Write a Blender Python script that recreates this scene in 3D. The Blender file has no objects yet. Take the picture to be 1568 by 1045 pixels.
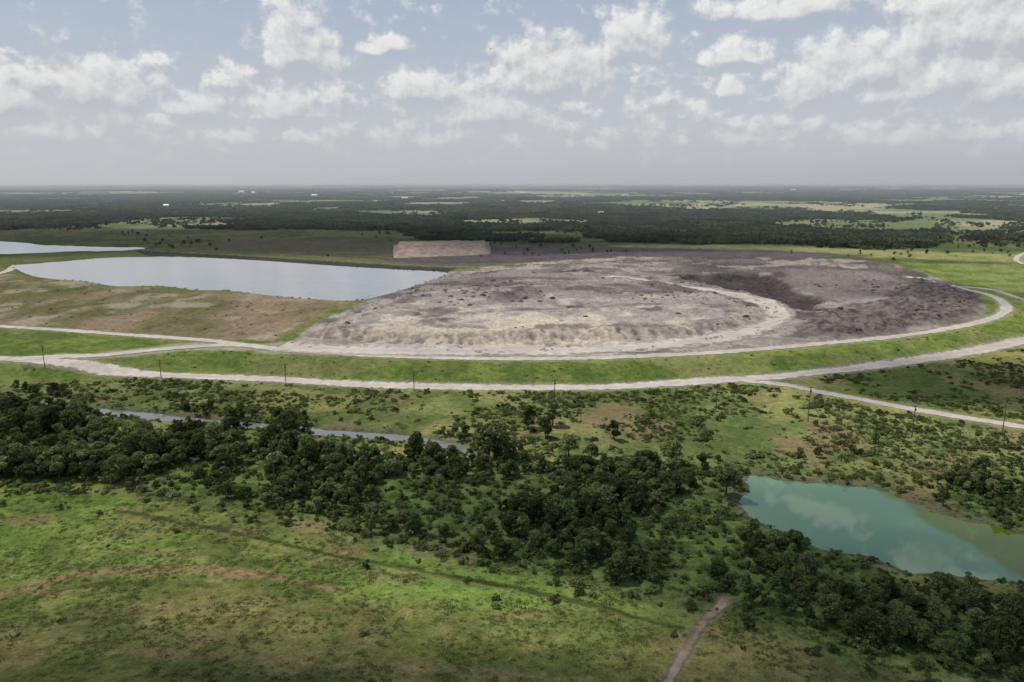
import bpy, math, numpy as np
from mathutils import Vector
rng=np.random.default_rng(7)
scene=bpy.context.scene
# ------------------------------------------------------------------ survey helpers
CAMZ=100.0; FOC=26.0; F=FOC/36*1568; PITCH=math.radians(12.2)
cp,sp=math.cos(PITCH),math.sin(PITCH)
def srgb(r,g,b,sat=.90):
    f=lambda c:(c/255/12.92) if c/255<=0.04045 else ((c/255+0.055)/1.055)**2.4
    c=np.array([f(r),f(g),f(b)]); l=c@np.array([.3,.6,.1]); return l+(c-l)*sat
def ss(a,b,x):
    t=np.clip((x-a)/(b-a),0,1); return t*t*(3-2*t)
def hsh(i,j,s):
    n=(i*374761393+j*668265263+s*144269504)&0xffffffff
    n=((n^(n>>13))*1274126177)&0xffffffff
    n=((n^(n>>15))*2246822519)&0xffffffff
    return ((n^(n>>16))&0xffff)/65535.0
def vn(x,y,s):
    xi=np.floor(x).astype(np.int64); yi=np.floor(y).astype(np.int64)
    fx=x-xi; fy=y-yi; u=fx*fx*(3-2*fx); w=fy*fy*(3-2*fy)
    a=hsh(xi,yi,s);b=hsh(xi+1,yi,s);c=hsh(xi,yi+1,s);d=hsh(xi+1,yi+1,s)
    return (a*(1-u)+b*u)*(1-w)+(c*(1-u)+d*u)*w
def fbm(x,y,sc,o=4,s=1,sy=None):
    iso=sy is None; sy=sy or sc
    x=np.asarray(x,float)/sc; y=np.asarray(y,float)/sy
    v=0;a=1;t=0
    for k in range(o):
        v=v+a*(vn(x*0.8+y*0.6+17.3*k,-x*0.6+y*0.8+9.1*k,s+k*13) if iso else vn(x+17.3*k,y+9.1*k,s+k*13))
        t+=a;a*=.5;x=x*2.03;y=y*2.03
    return v/t
def hbase(x,y):
    return 20*np.exp(-(((x+75)/120)**2+((y-45)/80)**2))
def ray(u,v):
    cx=(u-784)/F; cy=(522.5-v)/F
    return cx, cp+cy*sp, -sp+cy*cp
def G(u,v,dz=0.0):
    rx,ry,rz=ray(u,v); z=dz
    for _ in range(12):
        t=(z-CAMZ)/rz; x=rx*t;y=ry*t; z=float(hbase(x,y))+dz
    return (x,y)
def GP(l,dz=0.0): return np.array([G(u,v,dz) for u,v in l])
def sd(P,x,y,margin=80.):
    out=np.full(x.shape,-margin,float)
    m=(x>P[:,0].min()-margin)&(x<P[:,0].max()+margin)&(y>P[:,1].min()-margin)&(y<P[:,1].max()+margin)
    if not m.any(): return out
    X=x[m];Y=y[m]; d2=np.full(X.shape,1e18); ins=np.zeros(X.shape,bool)
    n=len(P)
    for i in range(n):
        ax,ay=P[i];bx,by=P[(i+1)%n]
        ex,ey=bx-ax,by-ay
        t=np.clip(((X-ax)*ex+(Y-ay)*ey)/(ex*ex+ey*ey+1e-9),0,1)
        d2=np.minimum(d2,(X-ax-t*ex)**2+(Y-ay-t*ey)**2)
        if ay!=by:
            c=((ay>Y)!=(by>Y))&(X<(bx-ax)*(Y-ay)/(by-ay)+ax); ins^=c
    d=np.sqrt(d2); out[m]=np.maximum(np.where(ins,d,-d),-margin); return out
def ld(P,x,y,margin=40.):
    out=np.full(x.shape,margin,float)
    m=(x>P[:,0].min()-margin)&(x<P[:,0].max()+margin)&(y>P[:,1].min()-margin)&(y<P[:,1].max()+margin)
    if not m.any(): return out
    X=x[m];Y=y[m]; d2=np.full(X.shape,1e18)
    for i in range(len(P)-1):
        ax,ay=P[i];bx,by=P[i+1];ex,ey=bx-ax,by-ay
        t=np.clip(((X-ax)*ex+(Y-ay)*ey)/(ex*ex+ey*ey+1e-9),0,1)
        d2=np.minimum(d2,(X-ax-t*ex)**2+(Y-ay-t*ey)**2)
    out[m]=np.minimum(np.sqrt(d2),margin); return out
def smooth(P,step=3.0,closed=False):
    P=np.asarray(P,float);n=len(P);o=[]
    rngi=range(n if closed else n-1)
    for i in rngi:
        if closed: p0,p1,p2,p3=P[i-1],P[i],P[(i+1)%n],P[(i+2)%n]
        else:
            p1,p2=P[i],P[i+1]; p0=P[i-1] if i>0 else 2*p1-p2; p3=P[i+2] if i+2<n else 2*p2-p1
        k=max(2,int(np.linalg.norm(p2-p1)/step))
        for j in range(k):
            t=j/k
            o.append(.5*((2*p1)+(-p0+p2)*t+(2*p0-5*p1+4*p2-p3)*t*t+(-p0+3*p1-3*p2+p3)*t**3))
    if not closed:o.append(P[-1])
    return np.array(o)
# ------------------------------------------------------------------ layout
PL=5.0
platform=smooth(GP([(-500,570),(-100,556),(0,554),(150,549),(270,539),(420,542),(600,554),(800,557),(1000,552),(1200,539),(1350,526),(1470,509),(1548,488),(1560,468),(1528,447),(1440,424),(1340,398),(1200,388),(960,386),(760,396),(600,398),(400,387),(235,381),(120,392),(0,396),(-400,398)],PL),20,True)
reservoir=smooth(GP([(18,406),(60,402),(110,398),(160,394),(240,392),(300,393),(400,398),(500,405),(600,411),(682,416),(664,428),(625,440),(585,451),(545,459),(500,458),(430,453),(350,444),(300,443),(250,437),(180,437),(130,430),(80,426),(45,420)],PL),8,True)
farpond=smooth(GP([(-200,362),(-60,366),(30,370),(60,374),(100,375),(160,377),(225,378),(190,383),(100,384),(50,387),(-50,388),(-200,384)]),15,True)
pond=smooth(GP([(1152,727),(1200,733),(1250,738),(1300,741),(1366,748),(1385,762),(1430,778),(1500,798),(1568,814),(1680,838),(1700,885),(1568,879),(1500,877),(1440,871),(1385,864),(1345,847),(1310,838),(1268,832),(1225,812),(1180,797),(1150,780),(1132,762),(1152,748)]),3,True)
creekA=smooth(GP([(-60,600),(30,612),(100,622),(180,630),(260,638),(330,645),(400,650),(470,657),(540,662),(610,668),(690,680),(740,700)]),3)
creek_open=[GP([(150,600),(265,600),(265,665),(150,655)]),GP([(475,620),(695,640),(695,720),(475,700)])]
tanfield=GP([(-400,400),(0,418),(45,421),(80,427),(180,438),(300,444),(430,454),(545,461),(500,480),(455,500),(420,524),(330,519),(150,508),(0,496),(-400,480)],PL)
ash=smooth(GP([(450,521),(470,505),(500,488),(560,462),(610,443),(690,416),(800,404),(960,391),(1080,392),(1200,393),(1340,401),(1420,421),(1480,440),(1508,462),(1503,485),(1460,500),(1380,514),(1290,525),(1180,534),(1000,543),(800,547),(600,542),(410,532)],PL),8,True)
plateau=smooth(GP([(478,512),(520,494),(600,458),(690,428),(790,416),(880,417),(960,425),(1060,444),(1130,461),(1162,480),(1150,500),(1080,513),(950,521),(800,525),(600,523)],PL),8,True)
ridge=smooth(GP([(1250,482),(1350,462),(1385,440),(1400,428),(1470,444),(1500,463),(1492,484),(1400,502),(1300,514),(1225,505)],PL),8,True)
pit=smooth(GP([(1040,424),(1130,420),(1180,424),(1220,446),(1255,462),(1230,474),(1170,455),(1110,440)],PL),8,True)
ringroad=smooth(GP([(-300,480),(0,500),(80,505),(150,510),(250,517),(330,523),(420,535),(500,541),(600,546),(700,549),(800,550),(900,549),(1000,545),(1100,540),(1200,532),(1300,523),(1380,515),(1450,504),(1510,491),(1536,480),(1540,468),(1520,454),(1480,444),(1430,434),(1390,424)],PL),4)
joinroad=smooth(GP([(-250,556),(0,551),(80,547),(150,545),(220,538),(300,531),(370,529),(440,537)],PL),4)
innerroad=smooth(GP([(430,531),(520,536),(620,538),(750,539),(880,537),(980,532),(1070,523),(1130,513),(1175,498),(1192,484),(1185,472),(1150,458),(1080,445),(1000,436),(930,430)],PL),4)
exitroad=smooth(GP([(1470,443),(1520,448),(1568,462),(1640,476)],PL*.6),4)
lowroad=smooth(GP([(-300,552),(-100,560),(0,563),(80,567),(150,571),(280,576),(400,580),(520,587),(620,591),(720,593),(820,594),(920,593),(1020,588),(1100,583),(1180,578),(1260,570),(1350,560),(1450,546),(1520,533),(1568,522),(1650,500)]),4)
branch=smooth(GP([(1140,584),(1200,590),(1250,600),(1320,613),(1400,627),(1480,641),(1568,655),(1700,680)]),4)
backroad=smooth(GP([(190,382),(300,388),(400,393),(500,399),(600,405),(700,409),(800,406),(900,404),(960,400)],PL),6)
farroad=smooth(GP([(1568,405),(1556,398),(1570,388),(1620,380)]),6)
leftroad=smooth(GP([(-100,432),(0,419),(25,405)],PL),4)
footpath=smooth(GP([(1112,915),(1100,932),(1075,955),(1062,980),(1045,1005),(1032,1030),(1015,1060),(1000,1090)]),1)
def height(x,y):
    x=np.asarray(x,float);y=np.asarray(y,float)
    r=np.hypot(x,y)
    h=hbase(x,y)
    h=h+0.7*(fbm(x,y,38,3,5)-.5)+ss(2500,9000,r)*40*(fbm(x,y,3500,3,77)-.5)
    pf=sd(platform,x,y); P=ss(-26,-2,pf)
    h=h*(1-P*.8)+PL*P
    s=sd(ash,x,y,60)
    A=ss(0,10,s)
    p=sd(plateau,x,y,40)
    n=fbm(x,y,16,4,21); gul=np.abs(fbm(x,y,6,3,33,12)-.5)*2
    pw=p+ (n-.5)*16
    h=h+3.9*ss(-4,14,pw)*A
    edge=ss(-8,0,pw)*(1-ss(10,24,pw))
    h=h-edge*gul*2.0*A + A*ss(-6,10,p)*.6*(n-.5)
    h=h+A*1.1*ss(.58,.64,fbm(x,y,11,4,61))
    rd=sd(ridge,x,y,40)+(n-.5)*14
    h=h+A*ss(-8,14,rd)*(1.5+4.5*(np.abs(fbm(x,y,10,3,44)-.5)*2)) 
    pt=sd(pit,x,y,30)+(n-.5)*12
    h=h-A*ss(-3,8,pt)*4.5
    h=h-2.0*ss(-6,6,sd(reservoir,x,y,20))
    h=h-3.0*ss(-12,12,sd(farpond,x,y,30))
    w=sd(pond,x,y,20)+ (fbm(x,y,6,3,8)-.5)*5
    h=h-2.4*ss(-5,5,w)-0.6*ss(-14,-3,w)
    c=ld(creekA,x,y,20)+(fbm(x,y,7,2,9)-.5)*5
    h=h-2.0*(1-ss(1.5,6.5,c))
    return h
# ------------------------------------------------------------------ mesh helpers
def mkmesh(name,V,Q,mat=None,smoothf=True,attrs=None):
    me=bpy.data.meshes.new(name)
    V=np.asarray(V,np.float32);Q=np.asarray(Q,np.int32);k=Q.shape[1]
    me.vertices.add(len(V));me.vertices.foreach_set('co',V.ravel())
    me.loops.add(Q.size);me.loops.foreach_set('vertex_index',Q.ravel())
    me.polygons.add(len(Q));me.polygons.foreach_set('loop_start',np.arange(0,Q.size,k,dtype=np.int32))
    me.update(calc_edges=True)
    if smoothf: me.polygons.foreach_set('use_smooth',np.ones(len(Q),bool))
    if mat: me.materials.append(mat)
    for a,(t,d) in (attrs or {}).items():
        if t=='C':
            ca=me.color_attributes.new(a,'FLOAT_COLOR','POINT');ca.data.foreach_set('color',np.asarray(d,np.float32).ravel())
        else:
            ca=me.attributes.new(a,'FLOAT','POINT');ca.data.foreach_set('value',np.asarray(d,np.float32).ravel())
    return me
def link(name,me):
    o=bpy.data.objects.new(name,me);scene.collection.objects.link(o);return o
def newmat(name):
    m=bpy.data.materials.new(name);m.use_nodes=True;nt=m.node_tree
    for n in list(nt.nodes):
        nt.nodes.remove(n)
    out=nt.nodes.new('ShaderNodeOutputMaterial');return m,nt,out
def N(nt,t,**kw):
    n=nt.nodes.new(t)
    for k,v in kw.items(): setattr(n,k,v)
    return n
def math_(nt,op,a,b=None,c=None,clamp=False):
    n=nt.nodes.new('ShaderNodeMath');n.operation=op;n.use_clamp=clamp
    for i,v in enumerate((a,b,c)):
        if v is None: continue
        if isinstance(v,(int,float)): n.inputs[i].default_value=v
        else: nt.links.new(v,n.inputs[i])
    return n.outputs[0]
def mixc(nt,f,a,b,mode='MIX'):
    n=nt.nodes.new('ShaderNodeMix');n.data_type='RGBA';n.blend_type=mode
    for s,v in ((n.inputs[0],f),(n.inputs[6],a),(n.inputs[7],b)):
        if isinstance(v,(int,float)): s.default_value=v
        elif isinstance(v,(tuple,list,np.ndarray)): s.default_value=(*[float(q) for q in v[:3]],1)
        else: nt.links.new(v,s)
    return n.outputs[2]
def noise(nt,vec,scale,detail=4,rough=.6):
    n=nt.nodes.new('ShaderNodeTexNoise');n.inputs['Scale'].default_value=scale;n.inputs['Detail'].default_value=detail;n.inputs['Roughness'].default_value=rough
    nt.links.new(vec,n.inputs['Vector']);return n
def maprange(nt,v,a,b,c,d):
    n=nt.nodes.new('ShaderNodeMapRange');nt.links.new(v,n.inputs[0])
    for i,q in enumerate((a,b,c,d)): n.inputs[i+1].default_value=q
    return n.outputs[0]
# ------------------------------------------------------------------ materials
def ground_material():
    m,nt,out=newmat('terrain_soil_and_grass');L=nt.links
    geo=N(nt,'ShaderNodeNewGeometry');P=geo.outputs['Position']
    at=N(nt,'ShaderNodeAttribute',attribute_name='Col')
    n1=noise(nt,P,.35,4,.65);n2=noise(nt,P,1.6,3,.7)
    v=math_(nt,'ADD',maprange(nt,n1.outputs['Fac'],.3,.7,-.28,.28),maprange(nt,n2.outputs['Fac'],.3,.7,.64,1.36))
    vm=N(nt,'ShaderNodeVectorMath',operation='SCALE');L.new(at.outputs['Color'],vm.inputs[0]);L.new(v,vm.inputs['Scale'])
    b=N(nt,'ShaderNodeBsdfDiffuse');b.inputs['Roughness'].default_value=.6
    L.new(vm.outputs[0],b.inputs['Color'])
    bp=N(nt,'ShaderNodeBump');bp.inputs['Strength'].default_value=.7;bp.inputs['Distance'].default_value=.5
    L.new(math_(nt,'ADD',n1.outputs['Fac'],n2.outputs['Fac']),bp.inputs['Height']);L.new(bp.outputs[0],b.inputs['Normal'])
    L.new(b.outputs[0],out.inputs[0]);return m
def road_material(name,ca,cb,sharp=.25,cut=.75):
    m,nt,out=newmat(name);L=nt.links
    P=N(nt,'ShaderNodeNewGeometry').outputs['Position']
    e=N(nt,'ShaderNodeAttribute',attribute_name='edge').outputs['Fac']
    n1=noise(nt,P,.22,5,.65);n3=noise(nt,P,.03,3,.6)
    c=mixc(nt,maprange(nt,n1.outputs['Fac'],.35,.68,0,1),ca,cb)
    tr=math_(nt,'ABSOLUTE',math_(nt,'SUBTRACT',e,.45))
    c=mixc(nt,maprange(nt,tr,0,.2,.25,0),c,tuple(np.array(ca)*1.2))
    c=mixc(nt,maprange(nt,n3.outputs['Fac'],.4,.65,0,.4),c,tuple(np.array(cb)*.75))
    b=N(nt,'ShaderNodeBsdfDiffuse')
    L.new(c,b.inputs['Color'])
    a=math_(nt,'ADD',e,math_(nt,'MULTIPLY',math_(nt,'SUBTRACT',n1.outputs['Fac'],.5),1.5))
    a=maprange(nt,a,cut,cut+sharp,0,1)
    tp=N(nt,'ShaderNodeBsdfTransparent');mx=N(nt,'ShaderNodeMixShader')
    L.new(a,mx.inputs[0]);L.new(b.outputs[0],mx.inputs[1]);L.new(tp.outputs[0],mx.inputs[2]);L.new(mx.outputs[0],out.inputs[0]);return m
def water_material(name,ca,cb=None,bump=.02,split=None,rough=.03,scale=.6,ior=1.333):
    m,nt,out=newmat(name);L=nt.links
    P=N(nt,'ShaderNodeNewGeometry').outputs['Position']
    b=N(nt,'ShaderNodeBsdfPrincipled');b.inputs['Roughness'].default_value=rough;b.inputs['IOR'].default_value=ior
    n1=noise(nt,P,.06,4,.6)
    if split:
        vm=N(nt,'ShaderNodeVectorMath',operation='DOT_PRODUCT');L.new(P,vm.inputs[0]);vm.inputs[1].default_value=(split[0],split[1],0)
        f=math_(nt,'ADD',vm.outputs['Value'],math_(nt,'MULTIPLY',math_(nt,'SUBTRACT',n1.outputs['Fac'],.5),14))
        f=maprange(nt,f,split[2]-1,split[2]+3,0,1)
    else: f=n1.outputs['Fac']
    L.new(mixc(nt,f,ca,cb if cb is not None else ca),b.inputs['Base Color'])
    n2=noise(nt,P,scale,3,.6);bp=N(nt,'ShaderNodeBump');bp.inputs['Strength'].default_value=1;bp.inputs['Distance'].default_value=bump
    L.new(n2.outputs['Fac'],bp.inputs['Height']);L.new(bp.outputs[0],b.inputs['Normal']);L.new(b.outputs[0],out.inputs[0]);return m
def leaf_material(name,ca,cb,cc,clump=.5,trans=.25):
    m,nt,out=newmat(name);L=nt.links
    P=N(nt,'ShaderNodeNewGeometry').outputs['Position'];oi=N(nt,'ShaderNodeObjectInfo')
    n1=noise(nt,P,clump,2,.6)
    c=mixc(nt,maprange(nt,n1.outputs['Fac'],.35,.65,0,1),ca,cb)
    c=mixc(nt,math_(nt,'MULTIPLY',math_(nt,'POWER',oi.outputs['Random'],2.0),.75),c,cc)
    v=maprange(nt,math_(nt,'FRACT',math_(nt,'MULTIPLY',oi.outputs['Random'],37.7)),0,1,.65,1.4)
    vm=N(nt,'ShaderNodeVectorMath',operation='SCALE');L.new(c,vm.inputs[0]);L.new(v,vm.inputs['Scale'])
    d=N(nt,'ShaderNodeBsdfDiffuse');t=N(nt,'ShaderNodeBsdfTranslucent');mx=N(nt,'ShaderNodeMixShader');mx.inputs[0].default_value=trans
    L.new(vm.outputs[0],d.inputs[0]);L.new(vm.outputs[0],t.inputs[0]);L.new(d.outputs[0],mx.inputs[1]);L.new(t.outputs[0],mx.inputs[2]);L.new(mx.outputs[0],out.inputs[0]);return m
def plain(name,c,c2=None,rough=.9,scale=2):
    m,nt,out=newmat(name);L=nt.links
    P=N(nt,'ShaderNodeNewGeometry').outputs['Position'];n1=noise(nt,P,scale,4,.6)
    b=N(nt,'ShaderNodeBsdfPrincipled');b.inputs['Roughness'].default_value=rough
    L.new(mixc(nt,maprange(nt,n1.outputs['Fac'],.35,.65,0,1),c,c2 if c2 is not None else np.array(c)*.7),b.inputs['Base Color']);L.new(b.outputs[0],out.inputs[0]);return m
M_road=road_material('pale_gravel',srgb(190,181,168),srgb(164,154,140))
M_ashroad=road_material('ash_track_dust',srgb(188,177,166),srgb(166,155,145),.6,.55)
M_dyke=road_material('dyke_gravel',srgb(138,128,112),srgb(104,100,84),.5,.5)
M_path=road_material('eroded_clay',srgb(158,140,122),srgb(112,98,82),.6,.3)
M_bark=plain('bark',(.07,.055,.04))
M_wood=plain('weathered_timber',(.13,.11,.09))
M_leafA=leaf_material('leaves_oak',(.052,.074,.028),(.105,.138,.048),(.15,.165,.062))
M_leafB=leaf_material('leaves_willow',(.092,.124,.042),(.158,.192,.068),(.19,.20,.09))
M_leafD=leaf_material('leaves_distant',(.056,.074,.040),(.098,.118,.058),(.14,.15,.075),.04,.25)
M_scrub=leaf_material('leaves_scrub',(.088,.118,.038),(.145,.172,.060),(.17,.16,.08),.2,.3)
M_grass=leaf_material('grass_blades',(.11,.150,.042),(.16,.20,.060),(.21,.20,.09),.08,.4)
M_ground=ground_material()
# ------------------------------------------------------------------ terrain
def build_terrain():
    ac=np.concatenate([np.arange(-180,-44,3.0),np.linspace(-43,43,1080),np.arange(45,179,3.0)])
    ac=np.radians(ac);nc=len(ac)
    dep=np.arange(50,.12,-.062)
    r=np.concatenate([[1,20,40,60,75],CAMZ/np.tan(np.radians(dep))]);nr=len(r)
    R,A=np.meshgrid(r,ac,indexing='ij');X=(R*np.sin(A)).ravel();Y=(R*np.cos(A)).ravel()
    Z=height(X,Y)
    i=np.arange(nr-1)[:,None]*nc;j=np.arange(nc)[None,:];j2=(j+1)%nc
    Q=np.stack([i+j,i+j2,i+nc+j2,i+nc+j],-1).reshape(-1,4)[:,::-1]
    R=np.hypot(X,Y)
    def mixn(a,b,f): return a[None,:]*(1-f[:,None])+b[None,:]*f[:,None]
    nA=fbm(X,Y,60,4,101);nB=fbm(X,Y,14,4,102);nC=fbm(X,Y,4,3,103);nD=fbm(X,Y,220,4,104)
    def con(n,a,b): return ss(a,b,n)
    # meadow
    C=mixn(srgb(98,112,54),srgb(128,132,74),con(nB,.35,.62))
    C=C+(mixn(srgb(66,84,40),srgb(86,102,48),nC)-C)*con(nA,.47,.64)[:,None]*.7
    C=C+(srgb(134,112,80)-C)*(con(fbm(X,Y,25,4,111),.56,.70)*.7)[:,None]
    C=C+(srgb(152,142,80)-C)*(con(fbm(X,Y,40,4,112),.55,.68)*.5)[:,None]
    def put(w,col):
        nonlocal C
        w=np.clip(w,0,1)[:,None]; C=C*(1-w)+(col if col.ndim==2 else col[None,:])*w
    # far country
    far=ss(760,950,Y)
    put(far,mixn(srgb(80,90,52),srgb(105,110,68),con(nA,.35,.65)))
    fo=forest_mask(X,Y)
    put(fo*far,mixn(srgb(62,74,46),srgb(76,88,54),nB))
    fld=(1-fo)*ss(1500,2000,R)
    put(fld,mixn(srgb(104,118,76),srgb(158,150,114),con(nD,.4,.62)))
    # dark grassland behind the reservoir
    z=sd(GP([(-400,340),(0,350),(300,352),(620,354),(640,372),(960,372),(960,400),(600,402),(230,380),(0,370),(-400,362)]),X,Y,60)+(nA-.5)*60
    put(ss(-20,20,z),mixn(srgb(82,90,56),srgb(108,104,72),con(nB*.5+nA*.5,.38,.6)))
    z=sd(GP([(230,381),(400,366),(600,372),(610,398),(500,396)]),X,Y,60)+(nA-.5)*60
    put(ss(-20,20,z)*.8,mixn(srgb(94,84,72),srgb(112,104,80),nB))
    z=sd(GP([(930,376),(1100,375),(1568,390),(1700,394),(1700,408),(1420,398),(1200,388),(980,384)]),X,Y,60)+(nA-.5)*30
    put(ss(-15,15,z),mixn(srgb(122,130,74),srgb(150,144,94),con(nB,.35,.65)))
    z=sd(GP([(1380,402),(1700,408),(1700,470),(1540,452),(1440,428)]),X,Y,60)+(nA-.5)*20
    put(ss(-8,8,z),mixn(srgb(98,118,56),srgb(126,134,74),con(nB,.35,.65)))
    # embankment strip between the two roads
    P=ss(-40,-20,sd(platform,X,Y))*(Y<820)
    put(P,mixn(srgb(94,114,46),srgb(120,132,60),con(nC*.4+nB*.6,.38,.62)))
    put(P*con(fbm(X,Y,30,4,131),.50,.66)*.5,srgb(134,128,80))
    put(P*con(fbm(X,Y,22,4,132),.54,.68)*.4,srgb(80,96,40))
    # olive to tan field
    z=sd(tanfield,X,Y,60)+(nB-.5)*12
    T=mixn(srgb(120,112,76),srgb(144,124,98),con(fbm(X,Y,34,5,140,60),.36,.58))
    T=T+(srgb(104,106,64)-T)*(con(fbm(X,Y,60,5,141,80),.50,.66)*.75)[:,None]
    T=T+(srgb(172,156,132)-T)*(con(fbm(X,Y,22,5,142,26)*.7+.3*fbm(X,Y,90,2,143),.55,.68)*.7)[:,None]
    T=T*(1-.2*con(fbm(X,Y,12,3,144,24),.5,.7))[:,None]
    put(ss(-4,4,z),T)
    put(ss(-6,-1,sd(reservoir,X,Y,40)+(nB-.5)*6)*.85,srgb(96,92,72))
    # dyke face
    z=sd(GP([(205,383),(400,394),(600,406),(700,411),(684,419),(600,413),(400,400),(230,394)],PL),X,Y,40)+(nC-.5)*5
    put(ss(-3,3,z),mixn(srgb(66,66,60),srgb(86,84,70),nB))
    # ash
    z=sd(ash,X,Y,60)+(nC-.5)*6
    s1=fbm(X,Y,45,5,150,45);s2=fbm(X,Y,14,5,151,16);s3=fbm(X,Y,120,3,152,120)
    Aa=mixn(srgb(134,123,117),srgb(162,150,141),con(s1,.34,.62))
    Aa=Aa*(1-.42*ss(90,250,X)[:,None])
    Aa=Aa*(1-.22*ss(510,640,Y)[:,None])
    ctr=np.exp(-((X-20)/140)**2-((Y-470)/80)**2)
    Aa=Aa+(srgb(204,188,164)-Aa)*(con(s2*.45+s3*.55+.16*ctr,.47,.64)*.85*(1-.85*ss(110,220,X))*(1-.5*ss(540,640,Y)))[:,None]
    Aa=Aa+(srgb(88,80,78)-Aa)*(con(fbm(X,Y,26,5,153,22)+.05*ss(470,600,Y),.58,.68)*.65)[:,None]
    Aa=Aa+(srgb(180,168,157)-Aa)*(con(fbm(X-.5*Y,Y,30,5,155,30),.59,.67)*.5)[:,None]
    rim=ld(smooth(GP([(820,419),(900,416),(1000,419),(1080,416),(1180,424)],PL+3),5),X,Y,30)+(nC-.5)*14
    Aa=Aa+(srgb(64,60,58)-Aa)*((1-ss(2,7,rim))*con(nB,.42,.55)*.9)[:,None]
    bowl=sd(GP([(1200,412),(1340,415),(1390,432),(1350,455),(1270,462),(1215,440)],PL),X,Y,40)+(nB-.5)*10
    Aa=Aa+(mixn(srgb(122,111,107),srgb(140,128,121),nC)-Aa)*(ss(-6,6,bowl)*.8)[:,None]
    sm=ld(smooth(GP([(1150,500),(1230,494),(1300,489)],PL),5),X,Y,30)+(nC-.5)*8
    Aa=Aa+(srgb(160,149,142)-Aa)*((1-ss(6,11,sm))*.7)[:,None]
    for pts in ([(560,500),(700,485),(850,475),(1000,470),(1100,475)],[(1200,468),(1290,470),(1370,455),(1400,440)],[(640,450),(760,440),(900,436)]):
        tk=ld(smooth(GP(pts,PL+4),5),X,Y,30)+(nC-.5)*4; Aa=Aa+(srgb(190,177,164)-Aa)*((1-ss(1.5,5,tk))*.5)[:,None]
    pl=sd(plateau,X,Y,40)+(fbm(X,Y,16,4,21)-.5)*16
    gul=np.abs(fbm(X,Y,6,3,33,12)-.5)*2
    ed=ss(-8,0,pl)*(1-ss(10,24,pl))*(Y<560)
    Aa=Aa+(mixn(srgb(184,168,148),srgb(114,103,94),con(gul*.6+nC*.4,.24,.54))-Aa)*(ed*.7)[:,None]
    Aa*=(.86+.28*fbm(X,Y,3,2,157))[:,None]
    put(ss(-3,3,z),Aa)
    pt=sd(pit,X,Y,30)+(fbm(X,Y,16,4,21)-.5)*12
    put(ss(-4,3,pt)*.9,mixn(srgb(46,44,43),srgb(88,80,76),nC))
    rg=sd(ridge,X,Y,40)+(nB-.5)*14
    put(ss(-4,6,rg)*.8,mixn(srgb(74,66,65),srgb(122,110,103),con(nC,.36,.64)))
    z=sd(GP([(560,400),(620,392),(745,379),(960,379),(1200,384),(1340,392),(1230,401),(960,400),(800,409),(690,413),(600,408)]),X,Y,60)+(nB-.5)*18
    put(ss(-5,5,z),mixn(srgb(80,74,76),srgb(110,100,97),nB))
    # pale apron left of ash
    z=sd(GP([(20,548),(150,541),(300,524),(440,527),(560,531),(560,546),(420,540),(300,536),(160,550),(40,556)],PL),X,Y,40)+(nB-.5)*10
    put(ss(-3,3,z)*.7,srgb(176,166,148))
    # roads: dusty shoulders
    for Rd,w in ((ringroad,4.5),(joinroad,5),(lowroad,6),(branch,3.5),(exitroad,5),(backroad,2),(innerroad,8)):
        d=ld(Rd,X,Y,30)+(nC-.5)*5
        put((1-ss(w-1,w+3.5,d))*.75,srgb(150,142,116))
    # creek and pond margins
    c=ld(creekA,X,Y,20)+(nC-.5)*6
    put((1-ss(4,8,c))*.6,srgb(112,104,80))
    w=sd(pond,X,Y,20)+(nC-.5)*6
    put(ss(-8,-2,w)*.85,mixn(srgb(118,108,86),srgb(84,82,60),nB))
    # gravelly wash west of pond
    z=sd(GP([(960,740),(1010,735),(1100,745),(1140,760),(1190,800),(1120,780),(1040,765),(980,755)]),X,Y,20)+(nC-.5)*10
    put(ss(-3,3,z)*.6,srgb(128,116,96))
    # wooded ground
    bw=inbelt(X,Y)+(nB-.5)*8
    put(ss(-4,3,bw)*.8,mixn(srgb(68,84,38),srgb(98,118,52),con(nC,.4,.6)))
    # foreground mound
    z=sd(GP([(-300,745),(0,745),(180,755),(350,790),(500,820),(700,868),(900,905),(1060,945),(1130,960),(1400,1040),(1700,1150),(1700,1500),(-600,1500),(-600,800)]),X,Y,30)+(nB-.5)*10
    Fg=mixn(srgb(88,110,44),srgb(114,134,54),con(nB*.6+nA*.4,.38,.6))
    Fg=Fg+(srgb(134,124,72)-Fg)*(con(fbm(X,Y,26,5,160,12),.47,.64)*.55)[:,None]
    Fg=Fg+(srgb(70,86,36)-Fg)*(con(fbm(X,Y,10,4,161),.53,.68)*.5)[:,None]
    Fg=Fg+(srgb(136,114,76)-Fg)*(con(fbm(X,Y,16,4,163,9),.57,.70)*.6)[:,None]
    olive=1-ss(138,172,Y+(nA-.5)*30+0.10*X)
    Fg=Fg+(mixn(srgb(98,98,50),srgb(126,112,68),con(nB,.4,.6))-Fg)*(olive*.7)[:,None]
    strip=np.exp(-((Y-163+.12*X)/11)**2)*ss(-60,-20,X)*(1-ss(25,50,X))  # sunlit band on the mound, painted brighter into the grass colour
    Fg=Fg+(srgb(116,140,54)-Fg)*(strip*con(nB,.35,.6)*.7)[:,None]
    put(ss(-4,4,z),Fg)
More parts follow.
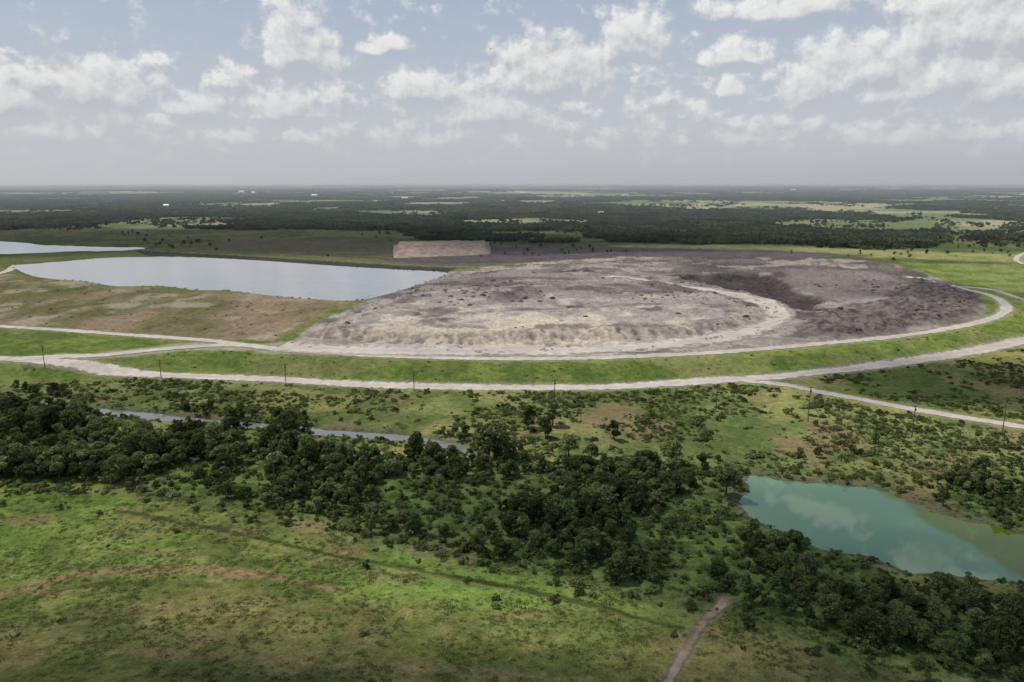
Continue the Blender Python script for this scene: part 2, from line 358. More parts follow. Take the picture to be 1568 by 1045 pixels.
    for pts,wd,cc,aa in (([(0,915),(60,893),(150,876),(250,872),(380,880),(520,905)],1.8,srgb(140,114,80),.8),
                         ([(0,880),(80,855),(180,846),(300,850)],1.3,srgb(124,114,68),.6),
                         ([(0,935),(90,905),(200,893),(330,898)],1.1,srgb(66,70,36),.55),
                         ([(0,975),(120,940),(280,930),(450,945)],1.1,srgb(132,116,76),.5),
                         ([(150,1000),(350,1008),(600,1020),(900,1042)],1.3,srgb(134,118,78),.6),
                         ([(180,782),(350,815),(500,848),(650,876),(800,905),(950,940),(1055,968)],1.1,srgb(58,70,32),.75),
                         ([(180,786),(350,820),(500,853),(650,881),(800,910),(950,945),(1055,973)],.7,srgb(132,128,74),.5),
                         ([(0,700),(60,728),(160,752),(250,765)],1.2,srgb(110,110,60),.4)):
        d=ld(smooth(GP(pts),3),X,Y,15)+(nC-.5)*3
        put((1-ss(wd*.4,wd*1.8,d))*aa*(.4+1.1*nB),cc)
    d=ld(footpath,X,Y,10)+(nC-.5)*3.5; put((1-ss(.5,3.2,d))*.7,srgb(120,108,80))
    C*= (0.80+.42*fbm(X,Y,2.2,3,170))[:,None]
    rgba=np.concatenate([np.clip(C,0.004,.9),np.ones((len(C),1))],1)
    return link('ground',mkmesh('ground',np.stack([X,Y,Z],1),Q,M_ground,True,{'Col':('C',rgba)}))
nearforest=GP([(-400,352),(0,353),(60,357),(120,352),(200,347),(330,352),(480,354),(620,356),(650,369),(800,371),(960,373),(1100,374),(1300,379),(1450,384),(1568,389),(1900,396)])
def forest_mask(x,y):
    xs=np.interp(x/np.maximum(y,1),nearforest[:,0]/nearforest[:,1],nearforest[:,1])
    jit=(fbm(x,y,120,3,201)-.5)*200
    f=ss(-5,15,y-xs-jit*.6)
    n=fbm(x,y,420,5,203,480); g=fbm(x,y,1100,3,205,1200)
    R=np.hypot(x,y)
    opening=ss(.53,.55,n*.65+g*.35+.03*ss(1800,3500,R)-.05*(1-ss(1300,1900,R)))
    return f*(1-opening)
belt=smooth(GP([(-120,614),(0,622),(100,636),(170,664),(270,664),(330,650),(440,652),(480,684),(560,698),(640,708),(700,700),(760,690),(850,712),(960,708),(1050,722),(1120,745),(1105,775),(1190,822),(1260,850),(1330,868),(1400,892),(1500,905),(1700,920),(1760,1130),(1568,1060),(1350,1000),(1200,950),(1080,912),(960,898),(820,872),(700,850),(580,822),(450,790),(330,765),(200,748),(60,738),(-120,730)]),6,True)
belt2=smooth(GP([(1440,735),(1500,722),(1620,725),(1700,800),(1620,812),(1500,788),(1445,765)]),5,True)
def inbelt(x,y): return np.maximum(sd(belt,x,y,30),sd(belt2,x,y,30))
ground=build_terrain()
# ------------------------------------------------------------------ roads
def ribbon(name,line,width,mat,lift=.12,wn=.25,flat=None,seed=0):
    line=np.asarray(line);T=np.gradient(line,axis=0);T/=np.linalg.norm(T,axis=1)[:,None]+1e-9
    Nn=np.stack([-T[:,1],T[:,0]],1);s=np.concatenate([[0],np.cumsum(np.linalg.norm(np.diff(line,axis=0),axis=1))])
    k=9;off=np.linspace(-1,1,k)
    w=width/2*(1+wn*(fbm(s,s*0+seed,25,3,seed+300)-.5)*2)
    P=line[:,None,:]+Nn[:,None,:]*(off[None,:,None]*w[:,None,None])
    X=P[...,0].ravel();Y=P[...,1].ravel()
    Z=height(X,Y)+lift if flat is None else np.full(X.shape,flat)
    Z=Z+.03*(1-np.tile(np.abs(off),len(line)))
    E=np.tile(np.abs(off),len(line))
    i=np.arange(len(line)-1)[:,None]*k;j=np.arange(k-1)[None,:]
    Q=np.stack([i+j,i+j+1,i+k+j+1,i+k+j],-1).reshape(-1,4)[:,::-1]
    return link(name,mkmesh(name,np.stack([X,Y,Z],1),Q,mat,True,{'edge':('F',E)}))
ribbon('haul_road',lowroad,12,M_road,.14,seed=1)
ribbon('perimeter_road',ringroad,8.5,M_road,.18,seed=2)
ribbon('access_road',joinroad,10,M_road,.24,seed=3)
ribbon('ash_haul_track',innerroad,24,M_ashroad,.3,.5,seed=4)
ribbon('side_road',branch,7,M_road,.2,seed=5)
ribbon('exit_road',exitroad,9,M_road,.26,seed=6)
ribbon('dyke_road',backroad,5,M_dyke,.35,seed=7)
ribbon('shore_road',leftroad,9,M_road,.25,seed=8)
ribbon('far_road',farroad,8,M_road,.3,seed=9)
ribbon('dirt_path',footpath,3.6,M_path,.08,1.0,seed=10)
# ------------------------------------------------------------------ water
def water(name,P,z,mat,grow=3):
    T=np.roll(P,-1,0)-np.roll(P,1,0);T/=np.linalg.norm(T,axis=1)[:,None]+1e-9
    ar=np.sum(P[:,0]*np.roll(P[:,1],-1)-np.roll(P[:,0],-1)*P[:,1])
    Nn=np.stack([T[:,1],-T[:,0]],1)*(1 if ar>0 else -1)
    Q=P+Nn*grow
    import bmesh
    bm=bmesh.new();vs=[bm.verts.new((a,b,z)) for a,b in (Q if ar>0 else Q[::-1])]
    f=bm.faces.new(vs);bmesh.ops.triangulate(bm,faces=[f])
    me=bpy.data.meshes.new(name);bm.to_mesh(me);bm.free();me.materials.append(mat);return link(name,me)
water('reservoir',reservoir,PL-1.0,water_material('reservoir_water',srgb(142,146,148),srgb(118,122,124),.08,rough=.08,scale=.25),3)
water('far_pond',farpond,-1.5,water_material('far_pond_water',srgb(140,152,162),None,.03,scale=.2),6)
g0=np.array(G(1372,752));g1=np.array(G(1568,872));dd=(g1-g0)/np.linalg.norm(g1-g0);nn_=np.array([-dd[1],dd[0]])
if nn_@(np.array(G(1560,820))-g0)<0: nn_=-nn_
water('pond',pond,-1.35,water_material('pond_water',srgb(92,124,92,1),srgb(86,100,26,1),.001,(nn_[0],nn_[1],float(nn_@g0)-3.5),.008,scale=1.2,ior=1.5),2.5)
ribbon('creek',creekA,8,water_material('creek_water',srgb(110,112,104),None,.01,scale=1,ior=1.5),0,.3,-.95,seed=12)
# ------------------------------------------------------------------ earth embankment
def embankment():
    nc,V=120,[]
    us=np.linspace(602,752,nc)
    prof=[(0,0),(.15,.13),(.3,.28),(.45,.43),(.6,.58),(.75,.74),(.9,.9),(1,1),(1.5,1.0),(3.,0.)]
    for i,u in enumerate(us):
        f=i/(nc-1);vb=396-6*f;bx,by=G(u,vb);env=min(1,f/.07,(1-f)/.07)
        top=13*env*(1-.12*f)+float(fbm(np.array([bx]),np.array([3.]),12,4,401)[0]-.5)*3.*env
        for k,(a,b) in enumerate(prof):
            g=float(fbm(np.array([bx*1.]),np.array([k*.3]),4,3,402)[0]-.5)*7*env*(1 if 0<k<7 else .2)
            y=by+a*75+g;V.append((bx*(y/by),y,b*top-.3+(g*.15)))
    K=len(prof);i=np.arange(nc-1)[:,None]*K;j=np.arange(K-1)[None,:]
    Q=np.stack([i+j,i+K+j,i+K+j+1,i+j+1],-1).reshape(-1,4)
    return link('earth_embankment',mkmesh('earth_embankment',V,Q,plain('bare_clay',srgb(158,132,116),srgb(118,98,86),scale=.10),True))
embankment()
# ------------------------------------------------------------------ vegetation prototypes
def tube(V,Q,p0,p1,r0,r1,n=6):
    p0=np.array(p0,float);p1=np.array(p1,float);d=p1-p0;d/=np.linalg.norm(d)+1e-9
    a=np.cross(d,[.3,.9,.1]);a/=np.linalg.norm(a);b=np.cross(d,a);o=len(V)
    for p,r in ((p0,r0),(p1,r1)):
        for k in range(n):
            t=2*math.pi*k/n;V.append(p+(a*math.cos(t)+b*math.sin(t))*r)
    for k in range(n): Q.append((o+k,o+(k+1)%n,o+n+(k+1)%n,o+n+k))
def leafcloud(R,centres,radii,n,size,flat=.85,jit=.6):
    w=radii**2;w=w/w.sum();idx=R.choice(len(radii),n,p=w)
    d=R.normal(size=(n,3));d/=np.linalg.norm(d,axis=1)[:,None]
    d[:,2]=np.where(d[:,2]<-.35,-d[:,2],d[:,2])
    rr=radii[idx]*(.55+.55*R.random(n)**.6)
    P=centres[idx]+d*rr[:,None]*np.array([1,1,flat])
    nn=d+jit*R.normal(size=(n,3));nn/=np.linalg.norm(nn,axis=1)[:,None]
    t=np.cross(nn,R.normal(size=(n,3)));t/=np.linalg.norm(t,axis=1)[:,None];b=np.cross(nn,t)
    s=(size*(.5+R.random(n)))[:,None]*.5
    return np.stack([P-t*s-b*s*.7,P+t*s-b*s*.6,P+t*s*.8+b*s*.7,P-t*s*.7+b*s],1).reshape(-1,3)
def assemble(name,V,Q,LV,mat):
    nb=len(V);V=np.concatenate([np.array(V),LV]);LQ=nb+np.arange(len(LV)).reshape(-1,4);nq=len(Q);Q=np.concatenate([np.array(Q),LQ])
    me=mkmesh(name,V,Q,M_bark,False);me.materials.append(mat)
    mi=np.ones(len(Q),np.int32);mi[:nq]=0;me.polygons.foreach_set('material_index',mi);return me
def make_tree(name,seed,h,w,n,leaf,mat,nl=12,trunkfrac=.22):
    R=np.random.default_rng(seed)
    V=[];Q=[]
    lean=R.normal(0,.04,2)*h
    top=np.array([lean[0],lean[1],h*.55]);tube(V,Q,(0,0,-.4),(lean[0]*.4,lean[1]*.4,h*trunkfrac),.035*h,.025*h);tube(V,Q,(lean[0]*.4,lean[1]*.4,h*trunkfrac),top,.025*h,.012*h)
    C=[];Ra=[]
    for k in range(nl):
        a=R.random()*6.283;q=(R.random()**.6);z=h*(trunkfrac+.04+.74*R.random())
        hz=(z/h-trunkfrac)/(1-trunkfrac);env=w*.5*math.sin(math.pi*min(1,max(.12,hz*.85+.18)))**.7
        rad=w*(.10+.13*R.random())
        C.append((math.cos(a)*q*(env-rad*.4)+lean[0],math.sin(a)*q*(env-rad*.4)+lean[1],min(z,h-rad)));Ra.append(rad)
    C=np.array(C);Ra=np.array(Ra)
    for k in range(min(6,nl)): tube(V,Q,(lean[0]*.5,lean[1]*.5,h*(trunkfrac+.02*k)),C[k],.014*h,.004*h,5)
    return assemble(name,V,Q,leafcloud(R,C,Ra,n,leaf),mat)
def proto(coll,name,me):
    o=bpy.data.objects.new(name,me);coll.objects.link(o);return o
CT=bpy.data.collections.new('woodland_trees_library')
trees=[]
for k in range(8):
    h=1.0*(8+k%3*1.3);w=h*(.65+.12*(k%4))
    me=make_tree('tree_mesh_%d'%k,50+k,h,w,1900,.52,M_leafA if k%2 else M_leafB,14+k);trees.append(me);proto(CT,'tree_form_%d'%k,me)
def shrubset(coll,mats,n,leaf,seed,squash=1.):
    for k in range(6):
        R=np.random.default_rng(seed+k);nl=6+k
        C=np.stack([R.normal(0,.8,nl),R.normal(0,.8,nl),(.4+R.random(nl)*1.0)*squash],1);Ra=.3+.4*R.random(nl)
        V=[];Q=[]
        for q in range(4): tube(V,Q,(0,0,-.2),C[q],.05,.02,4)
        proto(coll,'%s_form_%d'%(coll.name,k),assemble('%s_mesh_%d'%(coll.name,k),V,Q,leafcloud(R,C,Ra,n,leaf),mats[k%len(mats)]))
CS=bpy.data.collections.new('shrub_library');shrubset(CS,[M_leafA,M_leafB,M_scrub],420,.32,90)
CW=bpy.data.collections.new('scrub_library');shrubset(CW,[M_scrub,M_scrub,M_leafB],220,.32,190,.55)
CG=bpy.data.collections.new('grass_library')
for k in range(4):
    R=np.random.default_rng(120+k);V=[];Q=[]
    for b in range(40):
        x,y=R.normal(0,.5,2);a=R.random()*6.28;hh=.15+.28*R.random();wd=.06+.06*R.random();lx,ly=R.normal(0,.25,2)
        o=len(V);dx,dy=math.cos(a)*wd,math.sin(a)*wd
        V+= [(x-dx,y-dy,-.05),(x+dx,y+dy,-.05),(x+lx+dx*.4,y+ly+dy*.4,hh),(x+lx-dx*.4,y+ly-dy*.4,hh)];Q.append((o,o+1,o+2,o+3))
    proto(CG,'grass_form_%d'%k,mkmesh('grass_mesh_%d'%k,V,Q,M_grass,False))
CF=bpy.data.collections.new('forest_library')
for k in range(6):
    R=np.random.default_rng(150+k);nt_=46 if k<5 else 14
    C=[];Ra=[]
    for q in range(nt_):
        x,y=R.uniform(-26,26,2);r=2.0+2.2*R.random();hh=3.0+5*R.random()
        for l in range(3): C.append((x+R.normal(0,1.4),y+R.normal(0,1.4),hh-r*.5+R.normal(0,1.)));Ra.append(r*(.55+.3*R.random()))
    LV=leafcloud(R,np.array(C),np.array(Ra),3800 if k<5 else 1300,1.6)
    proto(CF,'forest_form_%d'%k,mkmesh('forest_mesh_%d'%k,LV,np.arange(len(LV)).reshape(-1,4),M_leafD,False))
def scatter(name,P,S,rz,idx,coll):
    me=bpy.data.meshes.new(name);me.vertices.add(len(P));me.vertices.foreach_set('co',np.asarray(P,np.float32).ravel())
    a=me.attributes.new('sc','FLOAT_VECTOR','POINT');a.data.foreach_set('vector',np.asarray(S,np.float32).ravel())
    a=me.attributes.new('rz','FLOAT','POINT');a.data.foreach_set('value',np.asarray(rz,np.float32))
    a=me.attributes.new('idx','INT','POINT');a.data.foreach_set('value',np.asarray(idx,np.int32))
    o=link(name,me);ng=bpy.data.node_groups.new(name+'_nodes','GeometryNodeTree')
    ng.interface.new_socket('Geometry',in_out='INPUT',socket_type='NodeSocketGeometry');ng.interface.new_socket('Geometry',in_out='OUTPUT',socket_type='NodeSocketGeometry')
    gi=ng.nodes.new('NodeGroupInput');go=ng.nodes.new('NodeGroupOutput')
    ip=ng.nodes.new('GeometryNodeInstanceOnPoints');ci=ng.nodes.new('GeometryNodeCollectionInfo')
    ci.inputs['Collection'].default_value=coll;ci.inputs['Separate Children'].default_value=True;ci.inputs['Reset Children'].default_value=True
    def na(n,t):
        q=ng.nodes.new('GeometryNodeInputNamedAttribute');q.data_type=t;q.inputs['Name'].default_value=n;return q.outputs['Attribute']
    cx=ng.nodes.new('ShaderNodeCombineXYZ');ng.links.new(na('rz','FLOAT'),cx.inputs[2])
    ip.inputs['Pick Instance'].default_value=True
    L=ng.links;L.new(gi.outputs[0],ip.inputs['Points']);L.new(ci.outputs[0],ip.inputs['Instance']);L.new(na('idx','INT'),ip.inputs['Instance Index'])
    L.new(cx.outputs[0],ip.inputs['Rotation']);L.new(na('sc','FLOAT_VECTOR'),ip.inputs['Scale']);L.new(ip.outputs[0],go.inputs[0])
    md=o.modifiers.new('scatter','NODES');md.node_group=ng;return o
def jgrid(x0,x1,y0,y1,s):
    gx,gy=np.meshgrid(np.arange(x0,x1,s),np.arange(y0,y1,s));x=gx.ravel()+rng.uniform(-.48,.48,gx.size)*s;y=gy.ravel()+rng.uniform(-.48,.48,gx.size)*s
    k=np.abs(x)<np.abs(y)*.95+60
    return x[k],y[k]
def place(name,x,y,s,coll,nk,sink=0.1,zs=None,idx=None):
    z=height(x,y)-sink
    S=np.stack([s*rng.uniform(.8,1.3,len(x)),s*rng.uniform(.8,1.3,len(x)),(zs if zs is not None else s)*rng.uniform(.8,1.2,len(x))],1)
    return scatter(name,np.stack([x,y,z],1),S,rng.uniform(0,6.28,len(x)),rng.integers(0,nk,len(x)) if idx is None else idx,coll)
def drymask(x,y,pad=2):
    return (sd(pond,x,y,20)<-pad-1)&(ld(creekA,x,y,20)>4+pad*.3)
def offroad(x,y,pad=8):
    m=np.ones(len(x),bool)
    for R_ in (lowroad,branch,ringroad,joinroad): m&=ld(R_,x,y,30)>pad
    return m
# woodland belt
x,y=jgrid(-330,420,110,330,4.6)
b=inbelt(x,y);n=fbm(x,y,22,3,501)
left=sd(GP([(-150,610),(0,618),(100,632),(170,655),(330,645),(470,655),(480,720),(330,745),(0,735),(-150,730)]),x,y,30)
keep=(b>1)&drymask(x,y)&((n>.42)|((left>0)&(n>.34)))&(ld(footpath,x,y,10)>3)
clear=sd(GP([(345,700),(400,695),(415,740),(410,765),(300,755),(350,735)]),x,y,30)
keep&=clear<0
x,y,n,l2=x[keep],y[keep],n[keep],left[keep]
s=.32+.42*rng.random(len(x))**1.5+1.0*np.clip(n-.48,0,.3);s=np.where(l2>0,s*1.2+.1,s)
place('woodland',x,y,s,CT,8,.4)
# creek-side trees
x,y=jgrid(-330,60,255,350,4.2);d=ld(creekA,x,y,30)
op=np.maximum(sd(creek_open[0],x,y,10),sd(creek_open[1],x,y,10))
keep=(d>4.5)&(d<15)&(op<0)&(rng.random(len(x))<.6)&(inbelt(x,y)<1)
x,y=x[keep],y[keep];place('creekside_trees',x,y,.28+.35*rng.random(len(x)),CT,8,.3)
# understory shrubs in belt + fringe
x,y=jgrid(-330,420,105,340,3.0)
b=inbelt(x,y)
p=np.where(b>0,.7,np.exp(b/6.)*.5)
keep=(rng.random(len(x))<p)&drymask(x,y,1)&offroad(x,y)&(ld(footpath,x,y,10)>2.5)
x,y=x[keep],y[keep];place('undergrowth',x,y,.45+.75*rng.random(len(x))**1.7,CS,6)
# meadow shrubs
x,y=jgrid(-420,480,225,460,2.7)
n=fbm(x,y,28,5,511)
keep=(sd(platform,x,y)<-34)&offroad(x,y,9)&(inbelt(x,y)<0)&drymask(x,y,1)&(rng.random(len(x))<ss(.38,.60,n)*.9+.06)&(y<np.interp(x,lowroad[:,0],lowroad[:,1]))
x,y=x[keep],y[keep];place('meadow_scrub',x,y,.3+1.1*rng.random(len(x))**2.5,CW,6)
k=rng.random(len(x))<.15;x,y=x[k]+1,y[k]+1
place('meadow_shrubs',x,y,.35+.9*rng.random(len(x))**2,CS,6)
# roadside / embankment scrub
x,y=jgrid(-350,520,330,620,4.5);pfd=sd(platform,x,y)
keep=(pfd<2)&(pfd>-40)&offroad(x,y,8)&(rng.random(len(x))<.2)
x,y=x[keep],y[keep];place('embankment_scrub',x,y,.2+.4*rng.random(len(x)),CW,6)
# scrub on the tan field
x,y=jgrid(-600,0,400,760,8);keep=(sd(tanfield,x,y,60)>4)&(rng.random(len(x))<.12)
x,y=x[keep],y[keep];place('field_scrub',x,y,.3+.4*rng.random(len(x)),CW,6)
# shoreline reeds
x,y=jgrid(reservoir[:,0].min()-10,reservoir[:,0].max()+10,reservoir[:,1].min()-10,reservoir[:,1].max()+10,5);d=sd(reservoir,x,y,20)
keep=(d>-4)&(d<9)&(rng.random(len(x))<.28)&(y<reservoir[:,1].mean()+60)
x,y=x[keep],y[keep];place('shoreline_reeds',x,y,.35+.4*rng.random(len(x)),CS,6,.2)
# spoil heaps on the ash
def spoil():
    x,y=jgrid(-120,420,420,720,9);n=fbm(x,y,40,3,611)
    k=(sd(ash,x,y,60)>10)&(rng.random(len(x))<ss(.5,.65,n)*.5+.03)&(ld(innerroad,x,y,30)>14)
    x,y=x[k],y[k];V=[];Q=[];z=height(x,y)
    for a,b,c in zip(x,y,z):
        r=rng.uniform(.6,2.2);o=len(V);m=7
        for ring,(q,hh) in enumerate(((1.,-.2),(.75,.45),(.35,.8))):
            for t in range(m):
                j=rng.uniform(.75,1.25);V.append((a+math.cos(t*6.283/m)*r*q*j*1.3,b+math.sin(t*6.283/m)*r*q*j,c+hh*r*.7*rng.uniform(.8,1.2)))
        for ring in range(2):
            for t in range(m): Q.append((o+ring*m+t,o+ring*m+(t+1)%m,o+(ring+1)*m+(t+1)%m,o+(ring+1)*m+t))
        V.append((a,b,c+.62*r))
        e=len(V)-1
        for t in range(m): Q.append((o+2*m+t,o+2*m+(t+1)%m,e,e))
    me=bpy.data.meshes.new('ash_spoil_heaps');me.from_pydata([tuple(v) for v in V],[],[q[:3] if q[2]==q[3] else q for q in Q]);me.materials.append(plain('dark_ash_spoil',srgb(96,86,82),srgb(64,58,56),scale=.3));link('ash_spoil_heaps',me)
spoil()
# foreground weeds
x,y=jgrid(-190,190,95,225,1.3)
n=fbm(x,y,9,3,521);keep=(inbelt(x,y)<2)&(rng.random(len(x))<ss(.38,.65,n)*.7+.1)&drymask(x,y,1)&(ld(footpath,x,y,10)>1.8)
x,y=x[keep],y[keep];place('grass',x,y,.5+.6*rng.random(len(x))**2,CG,4,.02)
x,y=jgrid(-190,190,95,235,3.2);n=fbm(x,y,14,4,522)
keep=(inbelt(x,y)<0)&(rng.random(len(x))<ss(.54,.72,n)*.4*ss(125,160,y)+.012)&drymask(x,y,1)
x,y=x[keep],y[keep];place('weed_clumps',x,y,.15+.5*rng.random(len(x))**2.5,CW,6)
# distant forest
def far(x0,x1,y0,y1,s,sc,zs,name):
    x,y=jgrid(x0,x1,y0,y1,s);f=forest_mask(x,y);xs=np.interp(x/y,nearforest[:,0]/nearforest[:,1],nearforest[:,1])
    sparse=(f<=.5)&(rng.random(len(x))<.10)&(y>xs);k=(f>.5)|sparse;x,y,sparse=x[k],y[k],sparse[k]
    idx=np.where(sparse,5,rng.integers(0,5,len(x)))
    place(name,x,y,np.full(len(x),sc),CF,5,.3,np.full(len(x),zs),idx)
far(-1900,1900,980,2300,34,.8,.9,'near_forest')
far(-5200,5200,2300,5600,66,1.4,.9,'distant_forest')
far(-15000,15000,5600,16000,180,3.6,1.1,'horizon_forest')
# scattered trees in back grassland
x,y=jgrid(-900,900,850,1500,26)
keep=(forest_mask(x,y)<.5)&(sd(platform,x,y)<-10)&(sd(farpond,x,y,30)<-8)&(rng.random(len(x))<ss(.5,.65,fbm(x,y,160,3,533))*.4+.015)
x,y=x[keep],y[keep];place('field_trees',x,y,.35+.45*rng.random(len(x)),CT,8)
# individual trees
for (u,v,hp,k) in [(748,700,58,2),(808,657,36,1),(846,652,38,4),(835,672,28,5),(940,673,30,1),(870,702,36,2),(905,706,30,6),(1028,712,42,6),(1075,722,32,0),(1112,756,42,2),(362,712,34,2),(632,706,38,5),(420,690,40,1),(1250,700,16,5),(1340,680,20,0),(260,612,14,1)]:
    x,y=G(u,v);d=math.hypot(y,CAMZ);o=link('tree',trees[k]);s=hp/F*d*1.05/9.0
    o.location=(x,y,float(height(np.array([x]),np.array([y]))[0])-.2);o.scale=(s,s,s);o.rotation_euler=(0,0,rng.random()*6)
# ------------------------------------------------------------------ utility poles
def pole_mesh(h,name):
    V=[];Q=[];tube(V,Q,(0,0,-.5),(0,0,h),.22,.14,8)
    def box(cx,cy,cz,sx,sy,sz):
        o=len(V)
        for a in (-1,1):
            for b in (-1,1):
                for c in (-1,1): V.append(np.array((cx+a*sx,cy+b*sy,cz+c*sz)))
        for f in ((0,1,3,2),(4,6,7,5),(0,4,5,1),(2,3,7,6),(0,2,6,4),(1,5,7,3)): Q.append(tuple(o+i for i in f))
    box(0,.26,h-.6,1.3,.07,.09)
    for a in (-1.15,-.45,.45,1.15): tube(V,Q,(a,.26,h-.52),(a,.26,h-.2),.06,.05,6)
    tube(V,Q,(-.7,.26,h-.65),(0,.2,h-1.3),.03,.03,4);tube(V,Q,(.7,.26,h-.65),(0,.2,h-1.3),.03,.03,4)
    tube(V,Q,(.32,-.1,h-2.3),(.32,-.1,h-1.4),.2,.2,8)
    return mkmesh(name,V,Q,M_wood,False)
for (u,vb,hp) in [(70,573,28),(247,580,26),(438,590,31),(634,598,29),(849,614,32),(1096,631,34),(1237,646,50),(1396,671,44),(1534,668,50),(422,762,84),(1033,760,80)]:
    x,y=G(u,vb);d=math.hypot(math.hypot(x,y),CAMZ);h=hp/F*d*1.04
    o=link('utility_pole',pole_mesh(h,'utility_pole'));o.location=(x,y,float(height(np.array([x]),np.array([y]))[0]));o.rotation_euler=(0,0,rng.normal(0,.15)+.2)
# ------------------------------------------------------------------ farm buildings
M_wall=plain('painted_metal_wall',(.7,.7,.68),rough=.6,scale=.3);M_roof=plain('metal_roof',(.62,.63,.64),rough=.5,scale=.2)
def barn(u,v,w,l,h,rot):
    x,y=G(u,v);e=bpy.data.objects.new('farm_building',None);scene.collection.objects.link(e)
    V=[(-w/2,-l/2,0),(w/2,-l/2,0),(w/2,l/2,0),(-w/2,l/2,0),(-w/2,-l/2,h),(w/2,-l/2,h),(w/2,l/2,h),(-w/2,l/2,h),(-w/2,0,h*1.5),(w/2,0,h*1.5)]
    me=bpy.data.meshes.new('walls');me.from_pydata(V,[],[(0,1,5,4),(2,3,7,6),(1,2,6,9,5),(3,0,4,8,7)]);me.materials.append(M_wall)
    o=link('walls',me);o.parent=e
    ov=.5;V=[(-w/2-ov,-l/2-ov,h-.15),(w/2+ov,-l/2-ov,h-.15),(w/2+ov,0,h*1.5+.15),(-w/2-ov,0,h*1.5+.15),(-w/2-ov,l/2+ov,h-.15),(w/2+ov,l/2+ov,h-.15)]
    me=bpy.data.meshes.new('roof');me.from_pydata(V,[],[(0,1,2,3),(3,2,5,4)]);me.materials.append(M_roof);o=link('roof',me);o.parent=e
    me=bpy.data.meshes.new('door');me.from_pydata([(-2,-l/2-.03,0),(2,-l/2-.03,0),(2,-l/2-.03,h*.75),(-2,-l/2-.03,h*.75)],[],[(0,1,2,3)]);me.materials.append(M_bark);o=link('door',me);o.parent=e
    e.location=(x,y,float(height(np.array([x]),np.array([y]))[0])-.3);e.rotation_euler=(0,0,rot)
for a in ((370,297,40,24,14,.2),(388,298,26,20,13,.1),(482,302,36,20,13,-.2),(620,306,36,16,12,.1),(920,330,16,10,8,.3),(800,298,36,20,13,0),(958,300,30,20,13,.2),(1215,294,40,24,14,.1),(255,318,20,12,9,0)): barn(*a)
# ------------------------------------------------------------------ sun, unseen clouds added overhead for ground shadows
EL,AZ=math.radians(60),math.radians(-68)
S=Vector((math.cos(EL)*math.sin(AZ),math.cos(EL)*math.cos(AZ),math.sin(EL)))
sl=bpy.data.lights.new('sun','SUN');sl.energy=4.0;sl.angle=math.radians(.53);sl.color=(1,.955,.88)
so=bpy.data.objects.new('sun',sl);scene.collection.objects.link(so);so.rotation_euler=S.to_track_quat('Z','Y').to_euler();so.location=S*500
def shadow_cloud_material():
    m,nt,out=newmat('shadow_cloud_vapour');L=nt.links
    P=N(nt,'ShaderNodeNewGeometry').outputs['Position'];e=N(nt,'ShaderNodeAttribute',attribute_name='dens').outputs['Fac']
    n1=noise(nt,P,.018,3,.55)
    a=math_(nt,'ADD',e,math_(nt,'MULTIPLY',math_(nt,'SUBTRACT',n1.outputs['Fac'],.5),1.1))
    a=maprange(nt,a,.1,.75,0,.48)
    tp=N(nt,'ShaderNodeBsdfTransparent');d=N(nt,'ShaderNodeBsdfDiffuse');d.inputs[0].default_value=(.9,.9,.9,1)
    mx=N(nt,'ShaderNodeMixShader');L.new(a,mx.inputs[0]);L.new(tp.outputs[0],mx.inputs[1]);L.new(d.outputs[0],mx.inputs[2]);L.new(mx.outputs[0],out.inputs[0]);return m
M_shadow_cloud=shadow_cloud_material()
def shadow_cloud(gx,gy,rx,ry,alt,dens):  # out-of-view sheet, added along the sun direction so its shadow darkens the ground
    nr,na=12,48;V=[];E=[]
    for side in (1,-.35):
        for i in range(nr+1):
            for k in range(na):
                q=i/nr;a=2*math.pi*k/na;V.append((math.cos(a)*q*rx,math.sin(a)*q*ry,side*min(rx,ry)*.35*math.sqrt(max(0,1-q*q))+ (math.sin(a*5+i)+math.cos(a*3-i*1.7))*min(rx,ry)*.03*side*(1-q)));E.append(dens*(1-q*q))
    Q=[]
    for sgn in (0,1):
        o=sgn*(nr+1)*na
        for i in range(nr):
            for k in range(na):
                Q.append((o+i*na+k,o+i*na+(k+1)%na,o+(i+1)*na+(k+1)%na,o+(i+1)*na+k))
    o=link('shadow_cloud',mkmesh('shadow_cloud',V,Q,M_shadow_cloud,True,{'dens':('F',E)}))
    o.location=(gx+S.x/S.z*alt,gy+S.y/S.z*alt,alt)
for (u,v,rx,ry,alt,dn) in [(260,366,900,420,900,1.1),(880,372,420,260,800,1.0),(1520,585,120,60,600,1.),(1000,790,170,46,560,.55),(1480,940,100,55,560,1.1),(60,1050,110,38,560,.7),(1450,455,150,90,600,.5),(1000,1080,120,22,560,.9)]:
    gx,gy=G(u,v);shadow_cloud(gx,gy,rx,ry,alt,dn)
# ------------------------------------------------------------------ bird
def bird():
    V=[];Q=[];tube(V,Q,(0,-.22,0),(0,.05,0),.03,.07,8);tube(V,Q,(0,.05,0),(0,.28,.02),.07,.02,8)
    for s_ in (-1,1):
        o=len(V);V+= [np.array(q) for q in ((s_*.04,-.08,.03),(s_*.04,.12,.03),(s_*.35,.12,.14),(s_*.35,-.05,.14),(s_*.75,-.02,.06),(s_*.75,-.08,.06))]
        Q+= [(o,o+1,o+2,o+3),(o+3,o+2,o+4,o+5)]
    o=len(V);V+=[np.array(q) for q in ((-.03,-.2,0),(.03,-.2,0),(.09,-.38,0),(-.09,-.38,0))];Q.append((o,o+1,o+2,o+3))
    ob=link('bird',mkmesh('bird',V,Q,plain('dark_feathers',(.03,.03,.03)),False));r=Vector(ray(751,75))*220;ob.location=(r.x,r.y,r.z+CAMZ);ob.rotation_euler=(.1,.2,1.2)
bird()
